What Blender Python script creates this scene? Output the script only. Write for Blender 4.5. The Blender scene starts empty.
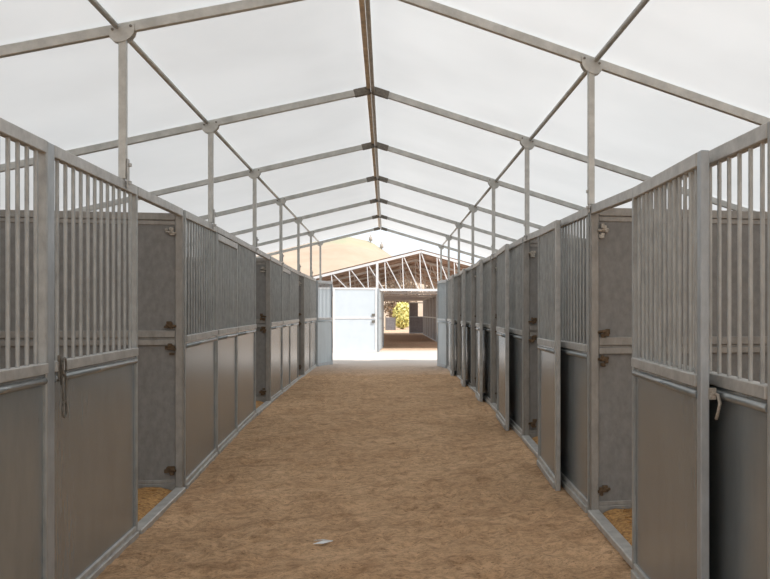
import bpy, bmesh, math, random
from mathutils import Vector, noise
random.seed(7)
C = bpy.context.scene.collection
PI = math.pi

# ------------------------------------------------------------------ helpers
def lerp_table(t, x):
    if x <= t[0][0]: return t[0][1]
    for (a, va), (b, vb) in zip(t, t[1:]):
        if x <= b: return va + (vb - va) * (x - a) / (b - a)
    return t[-1][1]

class MB:
    def __init__(s): s.v, s.f, s.sm = [], [], []
    def quad_box(s, p0, p1, w, h, side=None):
        """bar from p0 to p1, vertical ends; w across (horizontal), h in z (or along 'up' for vertical bars)"""
        p0, p1 = Vector(p0), Vector(p1)
        d = (p1 - p0).normalized()
        if abs(d.z) > .9: sx = Vector((1, 0, 0)); up = Vector((0, 1, 0))
        else:
            sx = Vector((-d.y, d.x, 0)).normalized(); up = Vector((0, 0, 1))
        b = len(s.v)
        for p in (p0, p1):
            for a, c in ((-1, -1), (1, -1), (1, 1), (-1, 1)):
                s.v.append(p + sx * a * w / 2 + up * c * h / 2)
        for q in ((0, 3, 2, 1), (4, 5, 6, 7), (0, 1, 5, 4), (1, 2, 6, 5), (2, 3, 7, 6), (3, 0, 4, 7)):
            s.f.append([b + i for i in q]); s.sm.append(False)
        return s
    def slope_box(s, p0, p1, w, h):
        """bar whose section is square to its own direction, width w kept horizontal"""
        p0, p1 = Vector(p0), Vector(p1); d = (p1 - p0).normalized()
        ref = Vector((0, 0, 1)) if abs(d.z) < .95 else Vector((1, 0, 0))
        sx = d.cross(ref).normalized(); up = sx.cross(d).normalized()
        b = len(s.v)
        for p in (p0, p1):
            for a, c in ((-1, -1), (1, -1), (1, 1), (-1, 1)):
                s.v.append(p + sx * a * w / 2 + up * c * h / 2)
        for q in ((0, 3, 2, 1), (4, 5, 6, 7), (0, 1, 5, 4), (1, 2, 6, 5), (2, 3, 7, 6), (3, 0, 4, 7)):
            s.f.append([b + i for i in q]); s.sm.append(False)
        return s
    def box(s, c, d):
        c = Vector(c)
        return s.quad_box(c - Vector((d[0] / 2, 0, 0)), c + Vector((d[0] / 2, 0, 0)), d[1], d[2])
    def tube(s, pts, r, n=10, cap=True, closed=False):
        pts = [Vector(p) for p in pts]; b = len(s.v); m = len(pts)
        for i, p in enumerate(pts):
            if closed: d = pts[(i + 1) % m] - pts[i - 1]
            else: d = pts[min(i + 1, m - 1)] - pts[max(i - 1, 0)]
            d.normalize()
            ref = Vector((0, 0, 1)) if abs(d.z) < .9 else Vector((1, 0, 0))
            x = d.cross(ref).normalized(); y = x.cross(d).normalized()
            for k in range(n):
                a = 2 * PI * k / n
                s.v.append(p + x * math.cos(a) * r + y * math.sin(a) * r)
        for i in range(m if closed else m - 1):
            j = (i + 1) % m
            for k in range(n):
                k2 = (k + 1) % n
                s.f.append([b + i * n + k, b + i * n + k2, b + j * n + k2, b + j * n + k]); s.sm.append(True)
        if cap and not closed:
            s.f.append([b + k for k in range(n)][::-1]); s.sm.append(False)
            s.f.append([b + (m - 1) * n + k for k in range(n)]); s.sm.append(False)
        return s
    def poly(s, pts, depth):
        """prism: outline pts extruded by vector depth"""
        b = len(s.v); n = len(pts); depth = Vector(depth)
        for p in pts: s.v.append(Vector(p))
        for p in pts: s.v.append(Vector(p) + depth)
        s.f.append(list(range(b, b + n))[::-1]); s.sm.append(False)
        s.f.append(list(range(b + n, b + 2 * n))); s.sm.append(False)
        for i in range(n):
            j = (i + 1) % n
            s.f.append([b + i, b + j, b + n + j, b + n + i]); s.sm.append(False)
        return s
    def build(s, name, mat, parent=None, bevel=0, loc=None):
        me = bpy.data.meshes.new(name)
        me.from_pydata([tuple(v) for v in s.v], [], s.f)
        bm = bmesh.new(); bm.from_mesh(me)
        bmesh.ops.recalc_face_normals(bm, faces=bm.faces)
        bm.to_mesh(me); bm.free()
        for p, q in zip(me.polygons, s.sm): p.use_smooth = q
        me.materials.append(mat)
        o = bpy.data.objects.new(name, me); C.objects.link(o)
        if parent: o.parent = parent
        if loc: o.location = loc
        if bevel:
            m = o.modifiers.new('bevel', 'BEVEL'); m.width = bevel; m.segments = 1
            m.limit_method = 'ANGLE'; m.angle_limit = 1.0
        return o

def tag(o, label=None, cat=None, group=None, kind=None):
    if label: o['label'] = label
    if cat: o['category'] = cat
    if group: o['group'] = group
    if kind: o['kind'] = kind
    return o
def thing(name, label, cat, loc=(0, 0, 0), rz=0, group=None):
    o = bpy.data.objects.new(name, None); C.objects.link(o)
    o.empty_display_size = .1
    o.location = loc; o.rotation_euler = (0, 0, rz)
    return tag(o, label, cat, group, 'thing')

# ------------------------------------------------------------------ materials
def mat(name, col, rough=.6, metal=0, var=.0, scale=8, stretch=(1, 1, 1), col2=None, bump=0, bscale=60, spec=.5, lo=.35, hi=.65):
    m = bpy.data.materials.new(name); m.use_nodes = True
    nt = m.node_tree; b = nt.nodes['Principled BSDF']
    b.inputs['Roughness'].default_value = rough; b.inputs['Metallic'].default_value = metal
    b.inputs['Specular IOR Level'].default_value = spec
    if col2 is None: col2 = [c * (1 - var) for c in col]
    tc = nt.nodes.new('ShaderNodeTexCoord'); mp = nt.nodes.new('ShaderNodeMapping')
    mp.inputs['Scale'].default_value = stretch
    nt.links.new(tc.outputs['Object'], mp.inputs['Vector'])
    n = nt.nodes.new('ShaderNodeTexNoise'); n.inputs['Scale'].default_value = scale
    n.inputs['Detail'].default_value = 6; n.inputs['Roughness'].default_value = .65
    nt.links.new(mp.outputs['Vector'], n.inputs['Vector'])
    r = nt.nodes.new('ShaderNodeValToRGB')
    r.color_ramp.elements[0].position = lo; r.color_ramp.elements[1].position = hi
    r.color_ramp.elements[0].color = (*col2, 1); r.color_ramp.elements[1].color = (*col, 1)
    nt.links.new(n.outputs['Fac'], r.inputs['Fac']); nt.links.new(r.outputs['Color'], b.inputs['Base Color'])
    if bump:
        n2 = nt.nodes.new('ShaderNodeTexNoise'); n2.inputs['Scale'].default_value = bscale
        n2.inputs['Detail'].default_value = 5
        nt.links.new(mp.outputs['Vector'], n2.inputs['Vector'])
        bp = nt.nodes.new('ShaderNodeBump'); bp.inputs['Strength'].default_value = bump; bp.inputs['Distance'].default_value = .02
        nt.links.new(n2.outputs['Fac'], bp.inputs['Height']); nt.links.new(bp.outputs['Normal'], b.inputs['Normal'])
    return m

M = {}
M['galv'] = mat('galvanised_steel', (.445, .455, .445), .48, .45, .28, 14, (1, 1, .5), bump=.08)
M['galv_rail'] = mat('galvanised_rail', (.53, .525, .505), .45, .4, .28, 10, (1, 1, 1), bump=.08)
M['galv_dark'] = mat('dull_galvanised_steel', (.33, .315, .29), .5, .4, .28, 14, (1, 1, .5), bump=.08)
M['zinc'] = mat('bluish_zinc', (.43, .465, .49), .42, .45, .22, 16, (1, 1, .4), bump=.05)
M['panel'] = mat('brushed_sheet_metal', (.345, .375, .385), .27, .6, .16, 5, (1, 1, .35), bump=.04, bscale=14)
M['partition'] = mat('dull_grey_board', (.235, .23, .22), .65, .15, .22, 22, (1, 1, .6), bump=.06)
M['steel'] = mat('tent_frame_steel', (.60, .60, .57), .5, .3, .25, 9, bump=.05)
M['beige'] = mat('beige_ridge_strap', (.93, .80, .64), .7, 0, .25, 10)
M['rust'] = mat('rusty_iron', (.16, .105, .06), .9, .2, .6, 40, bump=.5)
M['pale_clamp'] = mat('pale_clamp_metal', (.5, .46, .4), .5, .4, .5, 60)
M['dark_iron'] = mat('worn_iron', (.24, .22, .19), .6, .5, .4, 50)
M['white_steel'] = mat('white_painted_steel', (.70, .69, .69), .5, 0, .08, 6)
M['white_panel'] = mat('pale_painted_sheet', (.56, .61, .65), .55, 0, .06, 3)
M['blue_panel'] = mat('pale_blue_sheet', (.46, .53, .57), .5, .15, .15, 5, (1, 1, .3))
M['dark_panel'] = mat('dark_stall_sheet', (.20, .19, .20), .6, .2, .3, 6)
M['barn_roof'] = mat('brown_mottled_roof', (.62, .47, .40), .9, 0, .0, 2.2, (1, .5, 1), col2=(.18, .12, .09), bump=.2, bscale=6, lo=.38, hi=.62)
M['straw'] = mat('straw', (.55, .31, .11), .9, 0, 0, 30, col2=(.18, .09, .03), bump=.5, bscale=70)
M['paper'] = mat('white_paper', (.72, .74, .75), .8, 0, .05, 20)
M['bark'] = mat('bark', (.16, .11, .08), .9, 0, .4, 20)
M['leaf_yellow'] = mat('yellow_leaves', (.90, .84, .38), .8, 0, 0, 3, col2=(.62, .60, .22))
M['leaf_brown'] = mat('dry_brown_leaves', (.52, .41, .31), .9, 0, 0, 3, col2=(.26, .20, .14))
M['pole'] = mat('grey_wood_pole', (.45, .40, .36), .9, 0, .2, 10)

# hill: tan earth turning green towards the crest, desaturated to paint in haze
def hill_mat():
    m = mat('dry_hillside', (.46, .355, .27), .95, 0, 0, .25, col2=(.40, .30, .22))
    nt = m.node_tree; b = nt.nodes['Principled BSDF']
    ramp_out = b.inputs['Base Color'].links[0].from_socket
    tc = nt.nodes.new('ShaderNodeTexCoord'); sp = nt.nodes.new('ShaderNodeSeparateXYZ')
    nt.links.new(tc.outputs['Object'], sp.inputs[0])
    n = nt.nodes.new('ShaderNodeTexNoise'); n.inputs['Scale'].default_value = .35; n.inputs['Detail'].default_value = 5
    nt.links.new(tc.outputs['Object'], n.inputs['Vector'])
    ad = nt.nodes.new('ShaderNodeMath'); ad.operation = 'MULTIPLY_ADD'
    ad.inputs[1].default_value = 5; nt.links.new(n.outputs['Fac'], ad.inputs[0]); nt.links.new(sp.outputs['Z'], ad.inputs[2])
    mr = nt.nodes.new('ShaderNodeMapRange'); mr.inputs['From Min'].default_value = 12.3; mr.inputs['From Max'].default_value = 14.2
    nt.links.new(ad.outputs[0], mr.inputs['Value'])
    mx = nt.nodes.new('ShaderNodeMixRGB'); mx.inputs['Color2'].default_value = (.36, .37, .24, 1)
    nt.links.new(mr.outputs['Result'], mx.inputs['Fac']); nt.links.new(ramp_out, mx.inputs['Color1'])
    nt.links.new(mx.outputs[0], b.inputs['Base Color'])
    return m
M['hill'] = hill_mat()

def sand_mat():
    m = bpy.data.materials.new('arena_sand'); m.use_nodes = True
    nt = m.node_tree; b = nt.nodes['Principled BSDF']; N = nt.nodes.new; K = nt.links.new
    b.inputs['Roughness'].default_value = .95; b.inputs['Specular IOR Level'].default_value = .15
    tc = N('ShaderNodeTexCoord')
    def nz(scale, det, rough=.6, st=None):
        n = N('ShaderNodeTexNoise'); n.inputs['Scale'].default_value = scale; n.inputs['Detail'].default_value = det
        n.inputs['Roughness'].default_value = rough
        if st:
            mp = N('ShaderNodeMapping'); mp.inputs['Scale'].default_value = st
            K(tc.outputs['Object'], mp.inputs['Vector']); K(mp.outputs['Vector'], n.inputs['Vector'])
        else: K(tc.outputs['Object'], n.inputs['Vector'])
        return n
    def ramp(src, p0, c0, p1, c1):
        r = N('ShaderNodeValToRGB'); e = r.color_ramp.elements
        e[0].position = p0; e[0].color = (*c0, 1); e[1].position = p1; e[1].color = (*c1, 1)
        K(src.outputs['Fac'], r.inputs['Fac']); return r
    base = ramp(nz(1.6, 9, .7), .30, (.56, .355, .205), .68, (.75, .51, .315))
    mid = ramp(nz(20, 9, .85, (.6, 1, 1)), .38, (.42, .39, .36), .55, (1.06, 1.05, 1.04))
    mx = N('ShaderNodeMixRGB'); mx.blend_type = 'MULTIPLY'; mx.inputs['Fac'].default_value = .7
    K(base.outputs[0], mx.inputs[1]); K(mid.outputs[0], mx.inputs[2])
    sp = ramp(nz(60, 5, .8, (.55, 1, 1)), .36, (.28, .24, .20), .44, (1, 1, 1))
    mx2 = N('ShaderNodeMixRGB'); mx2.blend_type = 'MULTIPLY'; mx2.inputs['Fac'].default_value = .8
    K(mx.outputs[0], mx2.inputs[1]); K(sp.outputs[0], mx2.inputs[2])
    st = ramp(nz(6, 7, .72, (.55, 1.3, 1)), .37, (.60, .56, .52), .50, (1, 1, 1))  # dark streaks: shadows of the sand ridges put into the colour
    mx4 = N('ShaderNodeMixRGB'); mx4.blend_type = 'MULTIPLY'; mx4.inputs['Fac'].default_value = .6
    K(mx2.outputs[0], mx4.inputs[1]); K(st.outputs[0], mx4.inputs[2]); mx2 = mx4
    # paler ground from the tent's far end up to the barn
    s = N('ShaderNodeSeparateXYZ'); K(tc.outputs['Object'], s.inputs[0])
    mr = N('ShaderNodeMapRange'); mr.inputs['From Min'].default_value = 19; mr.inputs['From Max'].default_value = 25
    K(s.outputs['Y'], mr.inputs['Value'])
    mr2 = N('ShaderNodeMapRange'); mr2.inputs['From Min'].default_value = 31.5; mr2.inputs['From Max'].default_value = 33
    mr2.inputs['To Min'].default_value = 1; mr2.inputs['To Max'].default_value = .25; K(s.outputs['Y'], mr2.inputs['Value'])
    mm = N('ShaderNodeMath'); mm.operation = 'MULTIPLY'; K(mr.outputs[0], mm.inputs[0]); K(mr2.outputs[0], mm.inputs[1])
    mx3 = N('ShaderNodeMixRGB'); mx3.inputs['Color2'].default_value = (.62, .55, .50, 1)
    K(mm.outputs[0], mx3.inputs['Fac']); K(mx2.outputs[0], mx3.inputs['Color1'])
    K(mx3.outputs[0], b.inputs['Base Color'])
    n1 = nz(22, 6, .7); n2 = nz(110, 3, .6)
    ad = N('ShaderNodeMath'); ad.operation = 'MULTIPLY_ADD'; ad.inputs[1].default_value = .35
    K(n2.outputs['Fac'], ad.inputs[0]); K(n1.outputs['Fac'], ad.inputs[2])
    bp = N('ShaderNodeBump'); bp.inputs['Strength'].default_value = .9; bp.inputs['Distance'].default_value = .035
    K(ad.outputs[0], bp.inputs['Height']); K(bp.outputs['Normal'], b.inputs['Normal'])
    return m
M['sand'] = sand_mat()

def canopy_mat():
    m = bpy.data.materials.new('translucent_canvas'); m.use_nodes = True
    nt = m.node_tree; nt.nodes.clear(); N = nt.nodes.new; K = nt.links.new
    out = N('ShaderNodeOutputMaterial'); mix = N('ShaderNodeMixShader'); mix.inputs[0].default_value = CANOPY_T
    d = N('ShaderNodeBsdfDiffuse'); t = N('ShaderNodeBsdfTranslucent')
    tc = N('ShaderNodeTexCoord'); n = N('ShaderNodeTexNoise'); n.inputs['Scale'].default_value = .9; n.inputs['Detail'].default_value = 7
    n.inputs['Roughness'].default_value = .6
    K(tc.outputs['Object'], n.inputs['Vector'])
    r = N('ShaderNodeValToRGB'); e = r.color_ramp.elements
    e[0].position = .3; e[0].color = (.765, .785, .80, 1); e[1].position = .62; e[1].color = (.85, .87, .885, 1)
    K(n.outputs['Fac'], r.inputs['Fac']); K(r.outputs[0], t.inputs['Color'])
    d.inputs['Color'].default_value = (.8, .8, .79, 1)
    K(d.outputs[0], mix.inputs[1]); K(t.outputs[0], mix.inputs[2]); K(mix.outputs[0], out.inputs['Surface'])
    return m
CANOPY_T = .345
M['canopy'] = canopy_mat()

# ------------------------------------------------------------------ heights
GL = [(4, 0), (5, .0), (6.6, .03), (8.1, .06), (9.6, .13), (11, .185), (13, .225), (18, .27), (24, .25), (31, .24), (200, .25)]
GR = [(4, 0), (5.2, .04), (6.4, .09), (7.4, .11), (8.6, .165), (9.7, .20), (12.6, .255), (18, .25), (24, .22), (31, .24), (200, .25)]
XL, XR = -1.685, 1.465
def ground(x, y):
    t = min(1, max(0, (x - XL) / (XR - XL)))
    return lerp_table(GL, y) * (1 - t) + lerp_table(GR, y) * t
ZTL = [(4, 2.41), (6.6, 2.42), (9.6, 2.43), (12.3, 2.41), (18, 2.37), (24, 2.40)]
ZML = [(4, 1.295), (6.6, 1.315), (8.1, 1.36), (9.6, 1.385), (12.3, 1.41), (18, 1.44), (24, 1.45)]
ZBL = [(4, -.02), (6.6, .02), (8.1, .05), (9.6, .12), (12.3, .21), (13.9, .22), (24, .24)]
ZTR = [(3.2, 2.29), (5.2, 2.30), (6.4, 2.33), (8.6, 2.36), (9.7, 2.38), (12.6, 2.37), (24, 2.40)]
ZMR = [(3, 1.265), (5.2, 1.305), (6.4, 1.32), (8.6, 1.325), (9.7, 1.37), (13, 1.40), (24, 1.43)]
ZBR = [(3, .0), (5.2, .04), (6.4, .09), (7.6, .11), (8.6, .165), (9.7, .20), (12.6, .25), (24, .22)]

# ------------------------------------------------------------------ stall pieces
def grille_panel(name, label, cat, A, B, zt, zm, zb, sgn, bars, group=None, mats=(None, None), drop=0.0,
                 pm='panel', um='galv', rm='galv_rail', bm_='galv', latch=None):
    """barred panel from A to B (plan points); zt/zm/zb: (near, far) heights; sgn: local y of the aisle side"""
    A, B = Vector((*A, 0)), Vector((*B, 0)); L = (B - A).length
    rz = math.atan2(B.y - A.y, B.x - A.x)
    t = thing(name, label, cat, (A.x, A.y, 0), rz, group)
    W = .028
    def zz(p, s): return p[0] + (p[1] - p[0]) * s / L
    T = lambda s: zz(zt, s) - drop
    Mi = lambda s: zz(zm, s)
    Bo = lambda s: zz(zb, s)
    for k in (0, 1):
        mm = M[mats[k] or um]; ww = (.095 if latch else .056) if mats[k] == 'zinc' or mats[k] == 'galv_rail' else W; s = ww / 2 if k == 0 else L - ww / 2
        MB().quad_box((s, 0, Bo(s) - .02), (s, 0, T(s) + .001), ww, .040).build('upright', mm, t, .004)
    wd = lambda q: (.095 if latch else .056) if q in ('zinc', 'galv_rail') else W
    a, b = wd(mats[0]), L - wd(mats[1])
    MB().quad_box((a, 0, T(a) - .032), (b, 0, T(b) - .032), .046, .064).build('top_rail', M[rm], t, .004)
    m = MB()
    m.quad_box((a, sgn * .004, Mi(a) - .026), (b, sgn * .004, Mi(b) - .026), .054, .052)
    m.build('middle_rail', M[rm], t, .003)
    m = MB(); m.quad_box((a, 0, Mi(a) - .060), (b, 0, Mi(b) - .060), .030, .016)
    m.tube([(a + .004, sgn * .008, Mi(a) - .088), (b - .004, sgn * .008, Mi(b) - .088)], .021, 10)
    m.build('ledge', M[pm], t)
    m = MB()
    m.quad_box((a, 0, Bo(a) + .062), (b, 0, Bo(b) + .062), .036, .036)
    m.quad_box((a, sgn * .006, Bo(a) + .020), (b, sgn * .006, Bo(b) + .020), .058, .05)
    m.build('bottom_rail', M[rm], t, .004)
    m = MB()
    m.poly([(a, -sgn * .006, Bo(a) + .04), (b, -sgn * .006, Bo(b) + .04), (b, -sgn * .006, Mi(b) - .07), (a, -sgn * .006, Mi(a) - .07)], (0, sgn * .010, 0))
    m.build('lower_sheet', M[pm], t)
    for k in range(bars):
        s = a + (b - a) * (k + .75) / (bars + .5)
        MB().tube([(s, 0, Mi(s) - .01), (s, 0, T(s) - .05)], .0105, 8, cap=False).build('bar', M[bm_], t)
    if latch is not None:
        s, top = latch; y = sgn * .036
        l = MB().box((s, sgn * .031, top - .03), (.022, .012, .13))
        l.tube([(s, y + sgn * .006, top + .02), (s, y + sgn * .006, top - .12)], .006, 8)
        l.build('latch', M['dark_iron'], t, .002)
        for cz, rx, rz_ in ((top - .025, .026, .045), (top - .135, .026, .075), (top - .245, .030, .042)):
            MB().tube([(s + .012 + rx * math.cos(q * PI / 8), y + sgn * .016, cz + rz_ * math.sin(q * PI / 8)) for q in range(16)], .0055, 6, closed=True).build('latch_ring', M['dark_iron'], t)
    return t

def left_front(kind, y0, y1, label, bars, drop=.075, **k):
    door = kind == 'door'
    z = lambda T: (lerp_table(T, y0), lerp_table(T, y1))
    return grille_panel('stall_gate' if door else 'stall_front_panel', label, 'stall door' if door else 'stall panel',
                        (XL + (.004 if door else 0), y0 + .003), (XL + (.004 if door else 0), y1 - .003), z(ZTL), z(ZML), z(ZBL), -1, bars,
                        group='closed doors of the left row' if door else 'barred front panels of the left row', drop=drop if door else 0, **k)
def right_front(y0, y1, label, bars, **k):
    z = lambda T: (lerp_table(T, y0), lerp_table(T, y1))
    return grille_panel('stall_front_panel', label, 'stall panel', (XR, y0 + .003), (XR, y1 - .003), z(ZTR), z(ZMR), z(ZBR), 1, bars,
                        group='barred front panels of the right row', **k)
def swung_door(A, B, label, T, Mt, Bt, sgn, bars, group, drop=.03, **k):
    z = lambda t: (lerp_table(t, A[1]), lerp_table(t, B[1]))
    zb = z(Bt); zb = (zb[0] + .012, zb[1] + .012)
    return grille_panel('stall_gate', label, 'stall door', A, B, z(T), z(Mt), zb, sgn, bars, group=group, drop=drop, **k)

def doorway(x, y0, y1, T, Bt, label, sill=True, sgn=1):
    t = thing('doorway_frame', label, 'doorway frame', (x, y0, 0), 0, 'rails and sills across the doorways')
    L = y1 - y0; Ls = L - .078
    MB().quad_box((0, .004, lerp_table(T, y0) - .032), (0, L - (.078 if sill else .004), lerp_table(T, y1) - .032), .046, .064).build('header_rail', M['galv_rail'], t, .004)
    if sill:
        MB().quad_box((0, .004, lerp_table(Bt, y0) + .022), (0, Ls, lerp_table(Bt, y1) + .022), .085, .05).build('sill', M['galv_rail'], t, .006)
    return t

def partition(y, x0, x1, zt, zm, label, group):
    """solid wall between two stalls, standing square to the aisle; x0 is the aisle end"""
    sg = 1 if x1 > x0 else -1
    gb = ground(x0, y) + .005
    t = thing('stall_partition', label, 'partition', (x0, y, gb), 0, group)
    h = zt - gb; mm = zm - gb; L = abs(x1 - x0)
    X = lambda s: sg * s
    um = M['galv_dark']
    for s in (.03, L - .03):
        MB().box((X(s), 0, h / 2), (.06, .05, h)).build('upright', um, t, .005)
    a, b = X(.06), X(L - .06)
    m = MB(); m.quad_box((a, 0, h - .03), (b, 0, h - .03), .05, .06); m.quad_box((a, 0, h - .08), (b, 0, h - .08), .03, .04)
    m.build('top_rail', M['galv_dark'], t, .004)
    m = MB(); m.quad_box((a, 0, mm - .03), (b, 0, mm - .03), .056, .06); m.quad_box((a, 0, mm - .068), (b, 0, mm - .068), .03, .016)
    m.quad_box((a, -.004, mm - .100), (b, -.004, mm - .100), .05, .048); m.build('middle_rail', M['galv_dark'], t, .004)
    m = MB(); m.quad_box((a, 0, .035), (b, 0, .035), .05, .06); m.quad_box((a, 0, .08), (b, 0, .08), .034, .03); m.build('bottom_rail', M['galv_dark'], t, .004)
    MB().box(((a + b) / 2, 0, (h - .06 + mm - .03) / 2), (abs(b - a), .018, h - .09 - mm + .02)).build('upper_board', M['partition'], t)
    MB().box(((a + b) / 2, 0, (mm - .1 + .07) / 2), (abs(b - a), .018, mm - .1 - .05)).build('lower_board', M['partition'], t)
    for cz, mat_ in ((h - .17, 'pale_clamp'), (mm + .035, 'rust'), (mm - .16, 'rust'), (.17, 'rust')):
        m = MB()
        for q in range(6):
            c = (X(.075 + random.random() * .05), -.03 - random.random() * .012, cz + (random.random() - .5) * .08)
            m.box(c, (.02 + random.random() * .025, .022, .015 + random.random() * .025))
        m.tube([(X(.05), -.035, cz), (X(.13), -.035, cz + .012)], .011, 8)
        m.build('clamp', M[mat_], t, .003)['label'] = 'rusty clamp' if mat_ == 'rust' else 'pale metal clamp'
    return t

# ------------------------------------------------------------------ left row of stalls
left_front('door', 3.84, 4.95, 'closed barred stall door cut by the left edge of the photo', 9, drop=0)
left_front('fixed', 4.95, 6.63, 'nearest barred left front panel, latch rings hanging by its bluish near post', 12,
           mats=('zinc', 'galv'), latch=(.125, 1.30))
left_front('fixed', 8.1, 9.58, 'barred front panel just beyond the nearest left doorway', 12)
left_front('door', 9.58, 10.83, 'closed stall door second panel beyond the nearest left doorway, top below the header rail', 11)
left_front('fixed', 10.83, 12.34, 'barred front panel just before the second left doorway, shiny lower sheet', 12)
left_front('fixed', 13.88, 15.40, 'barred front panel just beyond the second left doorway', 12)
left_front('door', 15.40, 16.65, 'narrow closed stall door in the left row between the second and third doorway', 11)
left_front('fixed', 16.65, 18.20, 'barred front panel just before the third left doorway', 12)
left_front('fixed', 19.50, 21.00, 'barred front panel just beyond the third and furthest left doorway', 12)
left_front('fixed', 21.00, 22.72, 'last barred front panel of the left row, beside the skylight-blue end door', 12)
swung_door((XL + .03, 22.76), (-1.36, 23.85), 'skylight-blue door swung out at the far end of the left row', ZTL, ZML, ZBL, -1, 10,
           'doors at the tent end', pm='blue_panel', um='zinc', bm_='blue_panel', rm='zinc')  # bluish skylight and shade put into the door's colour
for a, b, l in ((6.63, 8.1, 'top rail and sill across the nearest open left doorway'), (12.34, 13.88, 'top rail and sill across the second open left doorway'),
                (18.2, 19.5, 'top rail and sill across the third open left doorway')):
    doorway(XL, a, b, ZTL, ZBL, l)
for a, b, l in ((9.58, 10.83, 'header rail above the closed left door beyond the nearest doorway'),
                (15.40, 16.65, 'header rail above the narrow closed left door')):
    doorway(XL, a, b, ZTL, ZBL, l, sill=False)
for y, l in ((8.058, 'solid grey partition inside the nearest left doorway, rusty clamps along its edge'), (13.838, 'solid grey partition inside the second left doorway'),
             (19.458, 'solid grey partition inside the third left doorway')):
    partition(y, XL + .015, -4.66, lerp_table(ZTL, y) - .035, lerp_table(ZML, y) + .05, l, 'partitions of the left row')

# ------------------------------------------------------------------ right row of stalls
right_front(3.23, 5.0, 'barred panel at the right photo edge behind the nearest open door', 14)
right_front(6.40, 8.26, 'barred front panel of the right row behind the second open door', 15)
right_front(9.62, 11.42, 'barred front panel of the right row behind the third open door', 14)
right_front(12.64, 14.08, 'barred front panel of the right row behind the fourth open door', 11)
right_front(15.64, 16.95, 'barred front panel of the right row behind the fifth open door', 10)
right_front(18.74, 19.75, 'barred front panel of the right row behind the furthest folded door', 8)
right_front(20.70, 21.72, 'last barred front panel of the right row, beside the skylight-blue end door', 8)
DG = 'open doors of the right row'
for A, B, n, em, l in (
    ((1.40, 4.98), (1.365, 3.73), 13, 'zinc', 'nearest right stall door folded back open, bluish end post, hook on its edge'),
    ((1.40, 8.24), (1.375, 7.20), 10, 'galv_rail', 'second open right door, its free edge swung out over the sand'),
    ((1.40, 11.40), (1.365, 10.25), 10, 'galv_rail', 'third open right door, narrow bright lower sheet'),
    ((1.40, 14.06), (1.36, 13.10), 9, 'galv_rail', 'fourth open right door counting from the camera'),
    ((1.40, 16.93), (1.36, 15.98), 9, 'galv_rail', 'fifth open right door counting from the camera'),
    ((1.40, 19.73), (1.36, 18.78), 9, 'galv_rail', 'furthest folded back right door before the pale end door')):
    d = swung_door(A, B, l, ZTR, ZMR, ZBR, -1, n, DG, mats=(None, em), drop=.03)
    if A[1] < 6:
        L = 1.25; m = MB(); m.box((L + .006, .03, 1.20), (.02, .03, .05))
        m.tube([(L + .01, .04, 1.2), (L + .025, .05, 1.195), (L + .035, .055, 1.16), (L + .025, .05, 1.12), (L + .015, .045, 1.09)], .008, 8)
        m.build('hook', M['pale_clamp'], d)
swung_door((1.435, 21.76), (1.287, 22.90), 'skylight-blue door swung out at the far end of the right row', ZTR, ZMR, ZBR, 1, 9,
           'doors at the tent end', pm='blue_panel', um='zinc', bm_='blue_panel', rm='zinc')  # the blue stands for skylight, painted into sheet and bars
for a, b, l in ((5.0, 6.40, 'top rail and sill across the nearest right doorway'), (8.26, 9.62, 'top rail and sill across the second right doorway'),
                (11.42, 12.64, 'top rail and sill across the third right doorway'), (14.08, 15.64, 'top rail and sill across the fourth right doorway'),
                (16.95, 18.74, 'top rail and sill across the fifth right doorway'), (19.75, 20.70, 'top rail and sill across the sixth right doorway')):
    doorway(XR, a, b, ZTR, ZBR, l)
for y, l in ((6.358, 'solid brownish grey partition inside the nearest right doorway'), (9.578, 'solid grey partition inside the second right doorway'),
             (12.598, 'solid grey partition inside the third right doorway'), (15.598, 'solid grey partition inside the fourth right doorway'),
             (18.698, 'solid grey partition inside the fifth right doorway')):
    partition(y, XR - .015, 4.52, lerp_table(ZTR, y) - .012, lerp_table(ZMR, y) + .06, l, 'partitions of the right row')

# back walls of the stalls
def back_wall(name, x):
    m = MB(); m.quad_box((x, 2.2, 1.17), (x, 22.7, 1.25), .03, 2.34)
    o = m.build(name, M['partition']); o['kind'] = 'structure'
back_wall('wall_left', -4.70); back_wall('wall_right', 4.57)

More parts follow.
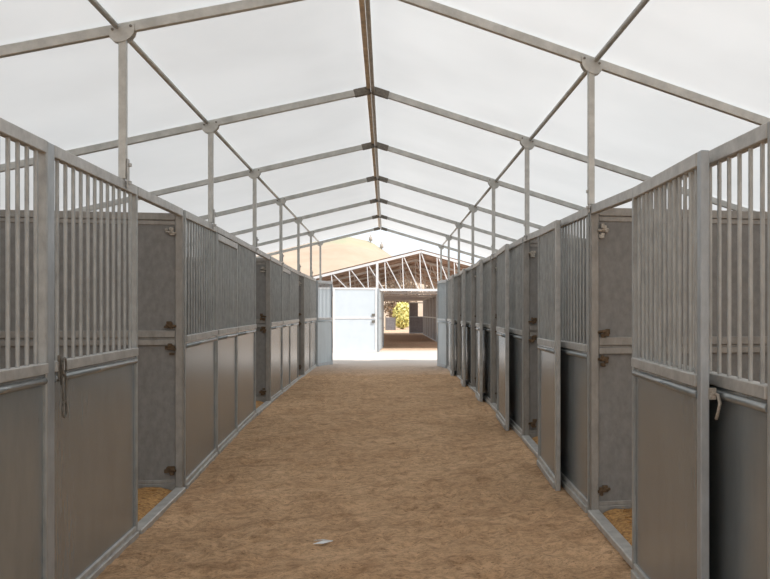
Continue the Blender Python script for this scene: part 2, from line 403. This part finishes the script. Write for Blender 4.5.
# ------------------------------------------------------------------ tent
FY = [6.325 + 3.0 * i for i in range(7)]
PXL, PXR, RX = -1.68, 1.448, -.143
ZL_, ZP_, ZR_ = 3.405, 3.815, 3.365
sl = (ZP_ - ZL_) / (RX - PXL); sr = (ZP_ - ZR_) / (PXR - RX)
EL, ER = -5.0, 4.9
zel = ZL_ - sl * (PXL - EL); zer = ZR_ - sr * (ER - PXR)
RH, RW = .066, .042
ordn = ['first', 'second', 'third', 'fourth', 'fifth', 'sixth', 'last']
for i, y in enumerate(FY):
    t = thing('tent_frame', '%s steel roof frame counting from the camera, two rafters on two posts' % ordn[i], 'tent frame', (0, y, 0), 0,
              'steel frames carrying the white canopy')
    MB().slope_box((EL, 0, zel), (RX - .02, 0, ZP_ - .005), RW, RH).build('rafter', M['steel'], t, .004)
    MB().slope_box((RX + .02, 0, ZP_ - .005), (ER, 0, zer), RW, RH).build('rafter', M['steel'], t, .004)
    # ridge joint: folded sleeve plates
    m = MB()
    for sx, s_ in ((-1, sl), (1, sr)):
        m.slope_box((RX + sx * .012, 0, ZP_ - .004), (RX + sx * .17, 0, ZP_ - .004 - s_ * .16), RW + .012, RH + .010)
    m.build('ridge_sleeve', M['dark_iron'], t, .003)
    for px, zc, s_, T in ((PXL, ZL_, sl, ZTL), (PXR, ZR_, -sr, ZTR)):
        zb = lerp_table(T, y)
        MB().quad_box((px, 0, zb + .006), (px, 0, zc - RH / 2 - .01), .046, .046).build('post', M['steel'], t, .004)
        # gusset: curved plate each side of the rafter
        out = []
        for q in range(9):
            a = PI + PI * q / 8
            out.append((px + .075 * math.cos(a), 0, zc - .032 + s_ * .075 * math.cos(a) + .06 * math.sin(a)))
        out += [(px + .075, 0, zc + .01 + s_ * .075), (px - .075, 0, zc + .01 - s_ * .075)]
        for yy in (-.033, .025):
            g = MB().poly([(p[0], yy, p[2]) for p in out], (0, .008, 0)).build('gusset', M['steel'], t)
            for dx in (-.055, .055):
                MB().tube([(px + dx, yy - .006, zc + s_ * dx - .002), (px + dx, yy + .014, zc + s_ * dx - .002)], .009, 8).build('bolt', M['dark_iron'], g)
        # clamp plates at the foot, on the stall rail
                wx, sg = (XL, 1) if px < 0 else (XR, -1); pl = wx + sg * .031 if px > 0 else wx + sg * .036
        m = MB(); m.box((pl, 0, zb + .045), (.008, .045, .19)); m.box((pl + sg * .012, 0, zb + .10), (.018, .022, .022)); m.box((pl + sg * .012, 0, zb - .015), (.018, .022, .022))
        m.build('foot_bracket', M['galv_rail'], t, .002)
    for ex, ez in ((EL, zel), (ER, zer)):
        MB().quad_box((ex - math.copysign(.06, ex), 0, ground(ex, y) - .05), (ex - math.copysign(.06, ex), 0, ez - .01), .046, .046).build('eave_post', M['steel'], t, .004)
# purlins: sections of tube between the frames
ybays = [(-2.5, FY[0])] + list(zip(FY, FY[1:]))
for px, zc, l in ((PXL - .03, ZL_ + .005, 'round grey purlin tube running along the left posts under the canopy'),
                  (PXR + .03, ZR_ + .005, 'round grey purlin tube running along the right posts under the canopy')):
    t = thing('purlin', l, 'purlin', (px, FY[0], zc), 0, 'purlins under the canopy')
    for a, b in ybays:
        MB().tube([(0, a - FY[0] + .045, 0), (0, b - FY[0] - .045, 0)], .019, 10).build('tube_section', M['steel'], t)
t = thing('ridge_purlin', 'beige and grey ridge beam along the peak of the white canopy', 'purlin', (RX, FY[0], ZP_), 0, 'purlins under the canopy')
for a, b in ybays:
    MB().quad_box((.012, a - FY[0] + .03, 0), (.012, b - FY[0] - .03, 0), .034, .05).build('beam_section', M['steel'], t, .003)
    MB().quad_box((-.030, a - FY[0] + .03, .012), (-.030, b - FY[0] - .03, .012), .040, .02).build('strap', M['beige'], t)['label'] = 'beige strap along the ridge beam'

# canopy: two slopes of canvas, a little slack between the frames
def canopy():
    m = MB(); xs = [EL - .05, -4, -3, -2, -1.2, -.6, RX, .4, 1.0, 1.8, 2.7, 3.8, ER + .05]
    ys = []; y = FY[0] - 15
    while y <= FY[-1] + .001: ys.append(y); y += .5
    for y in ys:
        ph = (y - FY[0]) / 3.0; fr = ph - math.floor(ph); sag = .03 * math.sin(PI * fr)
        for x in xs:
            z = ZP_ - (RX - x) * sl if x < RX else ZP_ - (x - RX) * sr
            m.v.append(Vector((x, y, z + RH / 2 + .022 - sag * (0 if abs(x - RX) < .01 else 1) * .6)))
    n = len(xs)
    for i in range(len(ys) - 1):
        for k in range(n - 1):
            m.f.append([i * n + k, i * n + k + 1, (i + 1) * n + k + 1, (i + 1) * n + k]); m.sm.append(True)
    o = m.build('ceiling', M['canopy']); o['kind'] = 'structure'
canopy()

# ------------------------------------------------------------------ ground
def floor():
    xs = [-150, -60, -25, -12, -8, -6, -5, -4.2, -3.4, -2.8, -2.3, -2.0]
    x = -1.86
    while x < 1.7: xs.append(x); x += .036
    xs += [1.8, 2.1, 2.6, 3.2, 4, 5, 6, 8, 12, 25, 60, 150]
    ys = [-30, -10, -3, 0, 2, 3, 4, 4.6]; y = 4.8
    while y < 26: ys.append(y); y += .022 + .0045 * (y - 4.8)
    ys += [27, 28, 29, 30, 31, 32, 33, 35, 38, 42, 46, 50, 55, 60, 66, 72, 80, 90, 105, 130, 160, 200]
    # hoof and boot prints
    cells = {}
    for k in range(900):
        px = random.uniform(-1.6, 1.45); py = 5 + 18 * random.random() ** 1.5; a = random.gauss(0, .8)
        s = random.uniform(.6, 1.3); d = random.uniform(.010, .028)
        for ix in range(int((px - .3) // .25), int((px + .3) // .25) + 1):
            for iy in range(int((py - .3) // .25), int((py + .3) // .25) + 1):
                cells.setdefault((ix, iy), []).append((px, py, math.cos(a), math.sin(a), s, d))
    m = MB(); nx = len(xs)
    for y in ys:
        for x in xs:
            z = ground(x, y)
            if -2 <= x <= 1.8 and 4 < y < 26:
                e = min(1, max(0, (1.62 - abs(x + .1)) / .25 + .15))
                z += (.020 * noise.noise(Vector((x * 1.3, y * 1.1, 0))) + .020 * noise.noise(Vector((x * 3, y * 5, 3))) + .015 * noise.noise(Vector((x * 8, y * 12, 7)))) * e
                for px, py, ca, sa, s, d in cells.get((int(x // .25), int(y // .25)), ()):
                    u = ((x - px) * ca + (y - py) * sa) / (.055 * s); v = (-(x - px) * sa + (y - py) * ca) / (.11 * s)
                    r = u * u + v * v
                    if r < 5: z += d * e * (-math.exp(-r) + .45 * math.exp(-(r - 2.2) ** 2))
            m.v.append(Vector((x, y, z)))
    for j in range(len(ys) - 1):
        for i in range(nx - 1):
            m.f.append([j * nx + i, j * nx + i + 1, (j + 1) * nx + i + 1, (j + 1) * nx + i]); m.sm.append(True)
    o = m.build('floor', M['sand']); o['kind'] = 'structure'
floor()

def straw(x0, x1, y0, y1, label, n):
    m = MB(); nx, ny = 26, max(8, int((y1 - y0) / .1))
    for j in range(ny + 1):
        for i in range(nx + 1):
            x = x0 + (x1 - x0) * (i / nx) ** 1.6; y = y0 + (y1 - y0) * j / ny
            edge = min(i, 3) / 3
            m.v.append(Vector((x, y, ground(x, y) + .012 + edge * .035 + .022 * noise.noise(Vector((x * 6, y * 6, 2))))))
    for j in range(ny):
        for i in range(nx):
            a = j * (nx + 1) + i
            m.f.append([a, a + 1, a + nx + 2, a + nx + 1]); m.sm.append(True)
    for k in range(n):
        x = x0 + (x1 - x0) * random.random() ** 1.8 * .8 + math.copysign(.15, x1); y = random.uniform(y0 + .1, y1 - .1); a = random.uniform(0, PI); l = random.uniform(.04, .12)
        z = ground(x, y) + .06 + .02 * random.random(); dx, dy = math.cos(a) * l, math.sin(a) * l; b = len(m.v); w = .003
        m.v += [Vector((x, y, z)), Vector((x + dx, y + dy, z + random.uniform(-.015, .015))), Vector((x + dx - dy / l * w, y + dy + dx / l * w, z)), Vector((x - dy / l * w, y + dx / l * w, z))]
        m.f.append([b, b + 1, b + 2, b + 3]); m.sm.append(False)
    o = m.build('straw_bedding', M['straw']); tag(o, label, 'straw', kind='stuff')
straw(XL - .06, -4.6, 4.0, 8.0, 'orange straw covering the floor of the nearest left stall', 900)
straw(XL - .06, -4.6, 8.15, 13.8, 'orange straw covering the floor behind the second left doorway', 500)
straw(XR + .06, 4.5, 3.3, 6.31, 'bright orange straw on the floor of the nearest right stall', 1200)
straw(XR + .06, 4.5, 6.5, 9.53, 'orange straw on the floor behind the second right doorway', 900)
straw(XR + .06, 4.5, 9.72, 12.55, 'orange straw on the floor behind the third right doorway', 400)

# white scrap on the sand
m = MB(); zz = ground(-.40, 6.05) + .022
def sheet(pts):
    b = len(m.v); m.v += [Vector(p) for p in pts]; m.f.append(list(range(b, b + len(pts)))); m.sm.append(False)
m.poly([(-.060, .035, .004), (.0, .040, .006), (.062, -.002, .004), (.015, .004, .012)], (0, 0, .003))
m.poly([(-.060, -.050, .002), (.0, -.008, .010), (.062, -.004, .004), (.0, -.045, 0)], (0, 0, .003))
tag(m.build('paper_scrap', M['paper'], loc=(-.40, 6.05, zz)), 'small white folded scrap lying on the brown sand', 'scrap')

# ------------------------------------------------------------------ outside: far barn
g = .24
barn = thing('far_barn', 'open barn with white gable truss and brown roof beyond the tent', 'barn', (1.245, 33, g))
PKZ, S2 = 3.79 - g, .262
HWL, HWR = 4.6, 3.7
def roof_z(x): return PKZ - S2 * abs(x)
def truss(y, name):
    m = MB(); zb = 2.40 - g
    m.slope_box((-HWL, y, roof_z(HWL)), (0, y, PKZ), .07, .085); m.slope_box((0, y, PKZ), (HWR, y, roof_z(HWR)), .07, .085)
    m.slope_box((-3.6, y, zb), (HWR, y, zb), .06, .085)
    for k in range(-5, 6):
        x = k * .62 + .0
        if roof_z(x) - zb > .06:
            m.slope_box((x, y, zb), (x - .05, y, roof_z(x)), .03, .032)
            x2 = x + (.62 if k < 0 else .55)
            m.slope_box((x, y, roof_z(x) - .02), (x2 - .08, y, zb), .03, .032)
    return m.build(name, M['white_steel'], barn)
for q in range(6): truss(q * 5.2, 'truss')
for sx, w in ((-1, HWL), (1, HWR)):
    m = MB()
    for k in range(9):
        for i in (0, 1):
            x = sx * w * i; m.v.append(Vector((x, k * 3.4 + .08, roof_z(abs(x)) + .09)))
    for k in range(8): m.f.append([2 * k, 2 * k + 1, 2 * k + 3, 2 * k + 2]); m.sm.append(True)
    m.build('roof_sheet', M['barn_roof'], barn)
for q in range(6):
    y = q * 5.2
    for x, w in ((-1.555, .085), (HWR - .15, .08)):
        MB().quad_box((x, y, 0), (x, y, roof_z(abs(x)) - .04), w, w).build('column', M['white_steel'], barn)
for x in (-1.555, 2.3):
    MB().slope_box((x, 0, roof_z(abs(x)) - .09), (x, 27, roof_z(abs(x)) - .09), .05, .07).build('purlin', M['dark_iron'], barn)

def sheet_panel(name, label, A, B, zt, zm, zb, mlow, mup, rail, group, handle=False, gap=None):
    A, B = Vector((*A, 0)), Vector((*B, 0)); L = (B - A).length
    t = thing(name, label, 'stall panel', (A.x, A.y, zb), math.atan2(B.y - A.y, B.x - A.x), group)
    h = zt - zb; mz = zm - zb; W = .06
    for s in (W / 2, L - W / 2): MB().box((s, 0, h / 2), (W, .06, h)).build('upright', M[rail], t, .004)
    for z, nm in ((h - .03, 'top_rail'), (mz, 'middle_rail'), (.03, 'bottom_rail')):
        MB().quad_box((W, 0, z), (L - W, 0, z), .055, .06).build(nm, M[rail], t, .004)
    MB().box((L / 2, 0, mz / 2), (L - 2 * W, .02, mz - .06)).build('lower_sheet', M[mlow], t)
    if gap:   # upper half open at one spot
        MB().box((W + gap[0] / 2, 0, (h + mz) / 2), (gap[0], .02, h - mz - .06)).build('upper_sheet', M[mup], t)
        MB().box(((gap[1] + L - W) / 2, 0, (h + mz) / 2), (L - W - gap[1], .02, h - mz - .06)).build('upper_sheet', M[mup], t)
    else:
        MB().box((L / 2, 0, (h + mz) / 2), (L - 2 * W, .02, h - mz - .06)).build('upper_sheet', M[mup], t)
    if handle:
        for z in (mz + .10, mz - .12):
            MB().box((L - .12, -.045, z), (.10, .03, .09)).build('latch', M['dark_iron'], t, .004)
    return t
EG = 'pale end panels of the far barn stalls'
sheet_panel('barn_stall_panel', 'sunlit white panel at the corner of the far barn stalls, with latch', (-1.745, 31.2), (-.30, 31.2), 2.42, 1.40, g, 'white_panel', 'white_panel', 'white_steel', EG, True)
sheet_panel('barn_stall_panel', 'sunlit white panel of the far barn half hidden by the left end door', (-3.2, 31.2), (-1.76, 31.2), 2.42, 1.40, g, 'white_panel', 'white_panel', 'white_steel', EG)
SG = 'stall fronts along the far barn corridor'
for a, b, l in (((-.26, 31.26), (-.12, 35.9), 'pale blue stall front running back from the sunlit white corner panel'), ((-.12, 36.0), (-.12, 39.0), 'pale stall front deeper along the left of the far corridor')):
    sheet_panel('barn_stall_panel', l, a, b, 2.40, 1.40, g, 'blue_panel', 'blue_panel', 'zinc', SG)
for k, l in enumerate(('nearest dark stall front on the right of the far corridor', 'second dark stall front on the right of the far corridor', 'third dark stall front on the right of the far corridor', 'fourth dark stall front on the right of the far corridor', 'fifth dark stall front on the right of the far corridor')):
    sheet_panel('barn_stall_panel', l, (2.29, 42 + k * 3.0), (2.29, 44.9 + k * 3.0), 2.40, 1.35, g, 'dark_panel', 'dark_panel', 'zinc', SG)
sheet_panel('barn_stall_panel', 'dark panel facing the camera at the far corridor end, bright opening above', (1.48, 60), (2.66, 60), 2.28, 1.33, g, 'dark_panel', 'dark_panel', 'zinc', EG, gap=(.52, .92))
t = thing('low_gate', 'low dark gate at the end of the far corridor, left of the yellow tree', 'gate', (-.02, 72, g))
MB().box((.36, 0, .5), (.72, .04, 1.0)).build('board', M['dark_panel'], t)
for x in (0, .74): MB().box((x, 0, .55), (.06, .07, 1.1)).build('post', M['dark_iron'], t)

# trees beyond the far barn
def tree(x, y, h, r, label, lm, n, zlo):
    t = thing('dry_tree' if lm == 'leaf_brown' else 'yellow_tree', label, 'tree', (x, y, g))
    m = MB(); m.tube([(0, 0, -.1), (.05, 0, h * .4), (-.05, .1, h * .75)], .10, 8)
    for a in range(5):
        q = a * 1.26; m.tube([(.0, 0, h * .35), (math.cos(q) * r * .5, math.sin(q) * r * .5, h * .6), (math.cos(q) * r * .8, math.sin(q) * r * .8, h * .8)], .035, 6)
    m.build('trunk', M['bark'], t)
    m = MB()
    for k in range(n):
        u = Vector((random.gauss(0, 1), random.gauss(0, 1), random.gauss(0, 1))).normalized() * random.random() ** .4
        c = Vector((u.x * r, u.y * r, zlo + (h - zlo) * (.5 + u.z * .5)))
        a = Vector((random.gauss(0, 1), random.gauss(0, 1), random.gauss(0, 1))).normalized() * random.uniform(.10, .22)
        bb = a.cross(Vector((random.gauss(0, 1), random.gauss(0, 1), random.gauss(0, 1)))).normalized() * random.uniform(.06, .12)
        i = len(m.v); m.v += [c - a, c + bb, c + a, c - bb]; m.f.append([i, i + 1, i + 2, i + 3]); m.sm.append(False)
    m.build('foliage', M[lm], t)
tree(1.35, 76, 2.25, .8, 'pale yellow green tree seen at the end of the far corridor', 'leaf_yellow', 1500, .05)
tree(-2.6, 82, 5.2, 1.7, 'leftmost dry brown tree beyond the far barn', 'leaf_brown', 1800, .5)
tree(1.2, 84, 5.4, 1.75, 'dry brown tree behind the pale yellow tree beyond the far barn', 'leaf_brown', 2600, .5)
tree(5.2, 82, 5.4, 1.8, 'rightmost dry brown tree beyond the far barn', 'leaf_brown', 1800, .5)

# hill and poles on it
def hill():
    prof = [(-150, 5), (-60, 8.5), (-25, 10.2), (-12, 10.6), (-8.3, 11.0), (-4.6, 11.6), (-2, 11.0), (1.2, 8.9), (5, 7.6), (9, 6.4), (20, 6.0), (45, 7.5), (90, 6), (150, 3)]
    m = MB(); xs = [-150 + 3.0 * i for i in range(40)] + [-30 + .75 * i for i in range(80)] + [30 + 3 * i for i in range(41)]
    rows = [(88, 0), (95, .25), (103, .55), (111, .82), (120, 1), (132, .9), (150, .5)]
    for y, f in rows:
        for x in xs:
            m.v.append(Vector((x, y, g - .1 + (lerp_table(prof, x) - g) * f + .25 * f * noise.noise(Vector((x * .2, y * .2, 1))))))
    n = len(xs)
    for j in range(len(rows) - 1):
        for i in range(n - 1): m.f.append([j * n + i, j * n + i + 1, (j + 1) * n + i + 1, (j + 1) * n + i]); m.sm.append(True)
    o = m.build('hillside', M['hill']); o['kind'] = 'structure'
    return lambda x: lerp_table(prof, x)
hz = hill()
for x, l in ((-1.95, 'taller grey pole standing on the hill crest'), (-.55, 'shorter grey pole on the hill crest right of the taller one')):
    h = 1.1
    t = thing('hill_post', l, 'pole', (x, 119.6, hz(x) - .3))
    MB().tube([(0, 0, -.6), (0, 0, h)], .07, 8).build('pole', M['pole'], t)
    MB().tube([(0, 0, h * .3), (0, 0, h * .75)], .22, 8).build('sleeve', M['pole'], t)

# ------------------------------------------------------------------ light, sky, camera
w = bpy.data.worlds.new('sky'); bpy.context.scene.world = w; w.use_nodes = True
bg = w.node_tree.nodes['Background']; bg.inputs['Color'].default_value = (.90, .955, 1.0, 1); bg.inputs['Strength'].default_value = 1.15
sd = bpy.data.lights.new('sun', 'SUN'); sd.energy = 5.2; sd.angle = math.radians(2); sd.color = (1, .975, .94)
so = bpy.data.objects.new('sun', sd); C.objects.link(so); so.location = (10, -15, 25)
so.rotation_euler = Vector((.46, -.40, .79)).to_track_quat('Z', 'Y').to_euler()

f = 900.0; yaw = .2; px_off = f * math.tan(yaw) + 1.0
cd = bpy.data.cameras.new('camera'); cam = bpy.data.objects.new('camera', cd); C.objects.link(cam)
cd.sensor_width = 36; cd.lens = f / 770 * 36
cd.shift_x = -px_off / 770; cd.shift_y = (313.5 - 289.5) / 770
cd.clip_end = 600
cam.location = (0, 0, 1.55); cam.rotation_euler = (PI / 2, 0, -yaw)
bpy.context.scene.camera = cam
bpy.context.scene.view_settings.view_transform = 'Standard'
bpy.context.scene.view_settings.look = 'None'
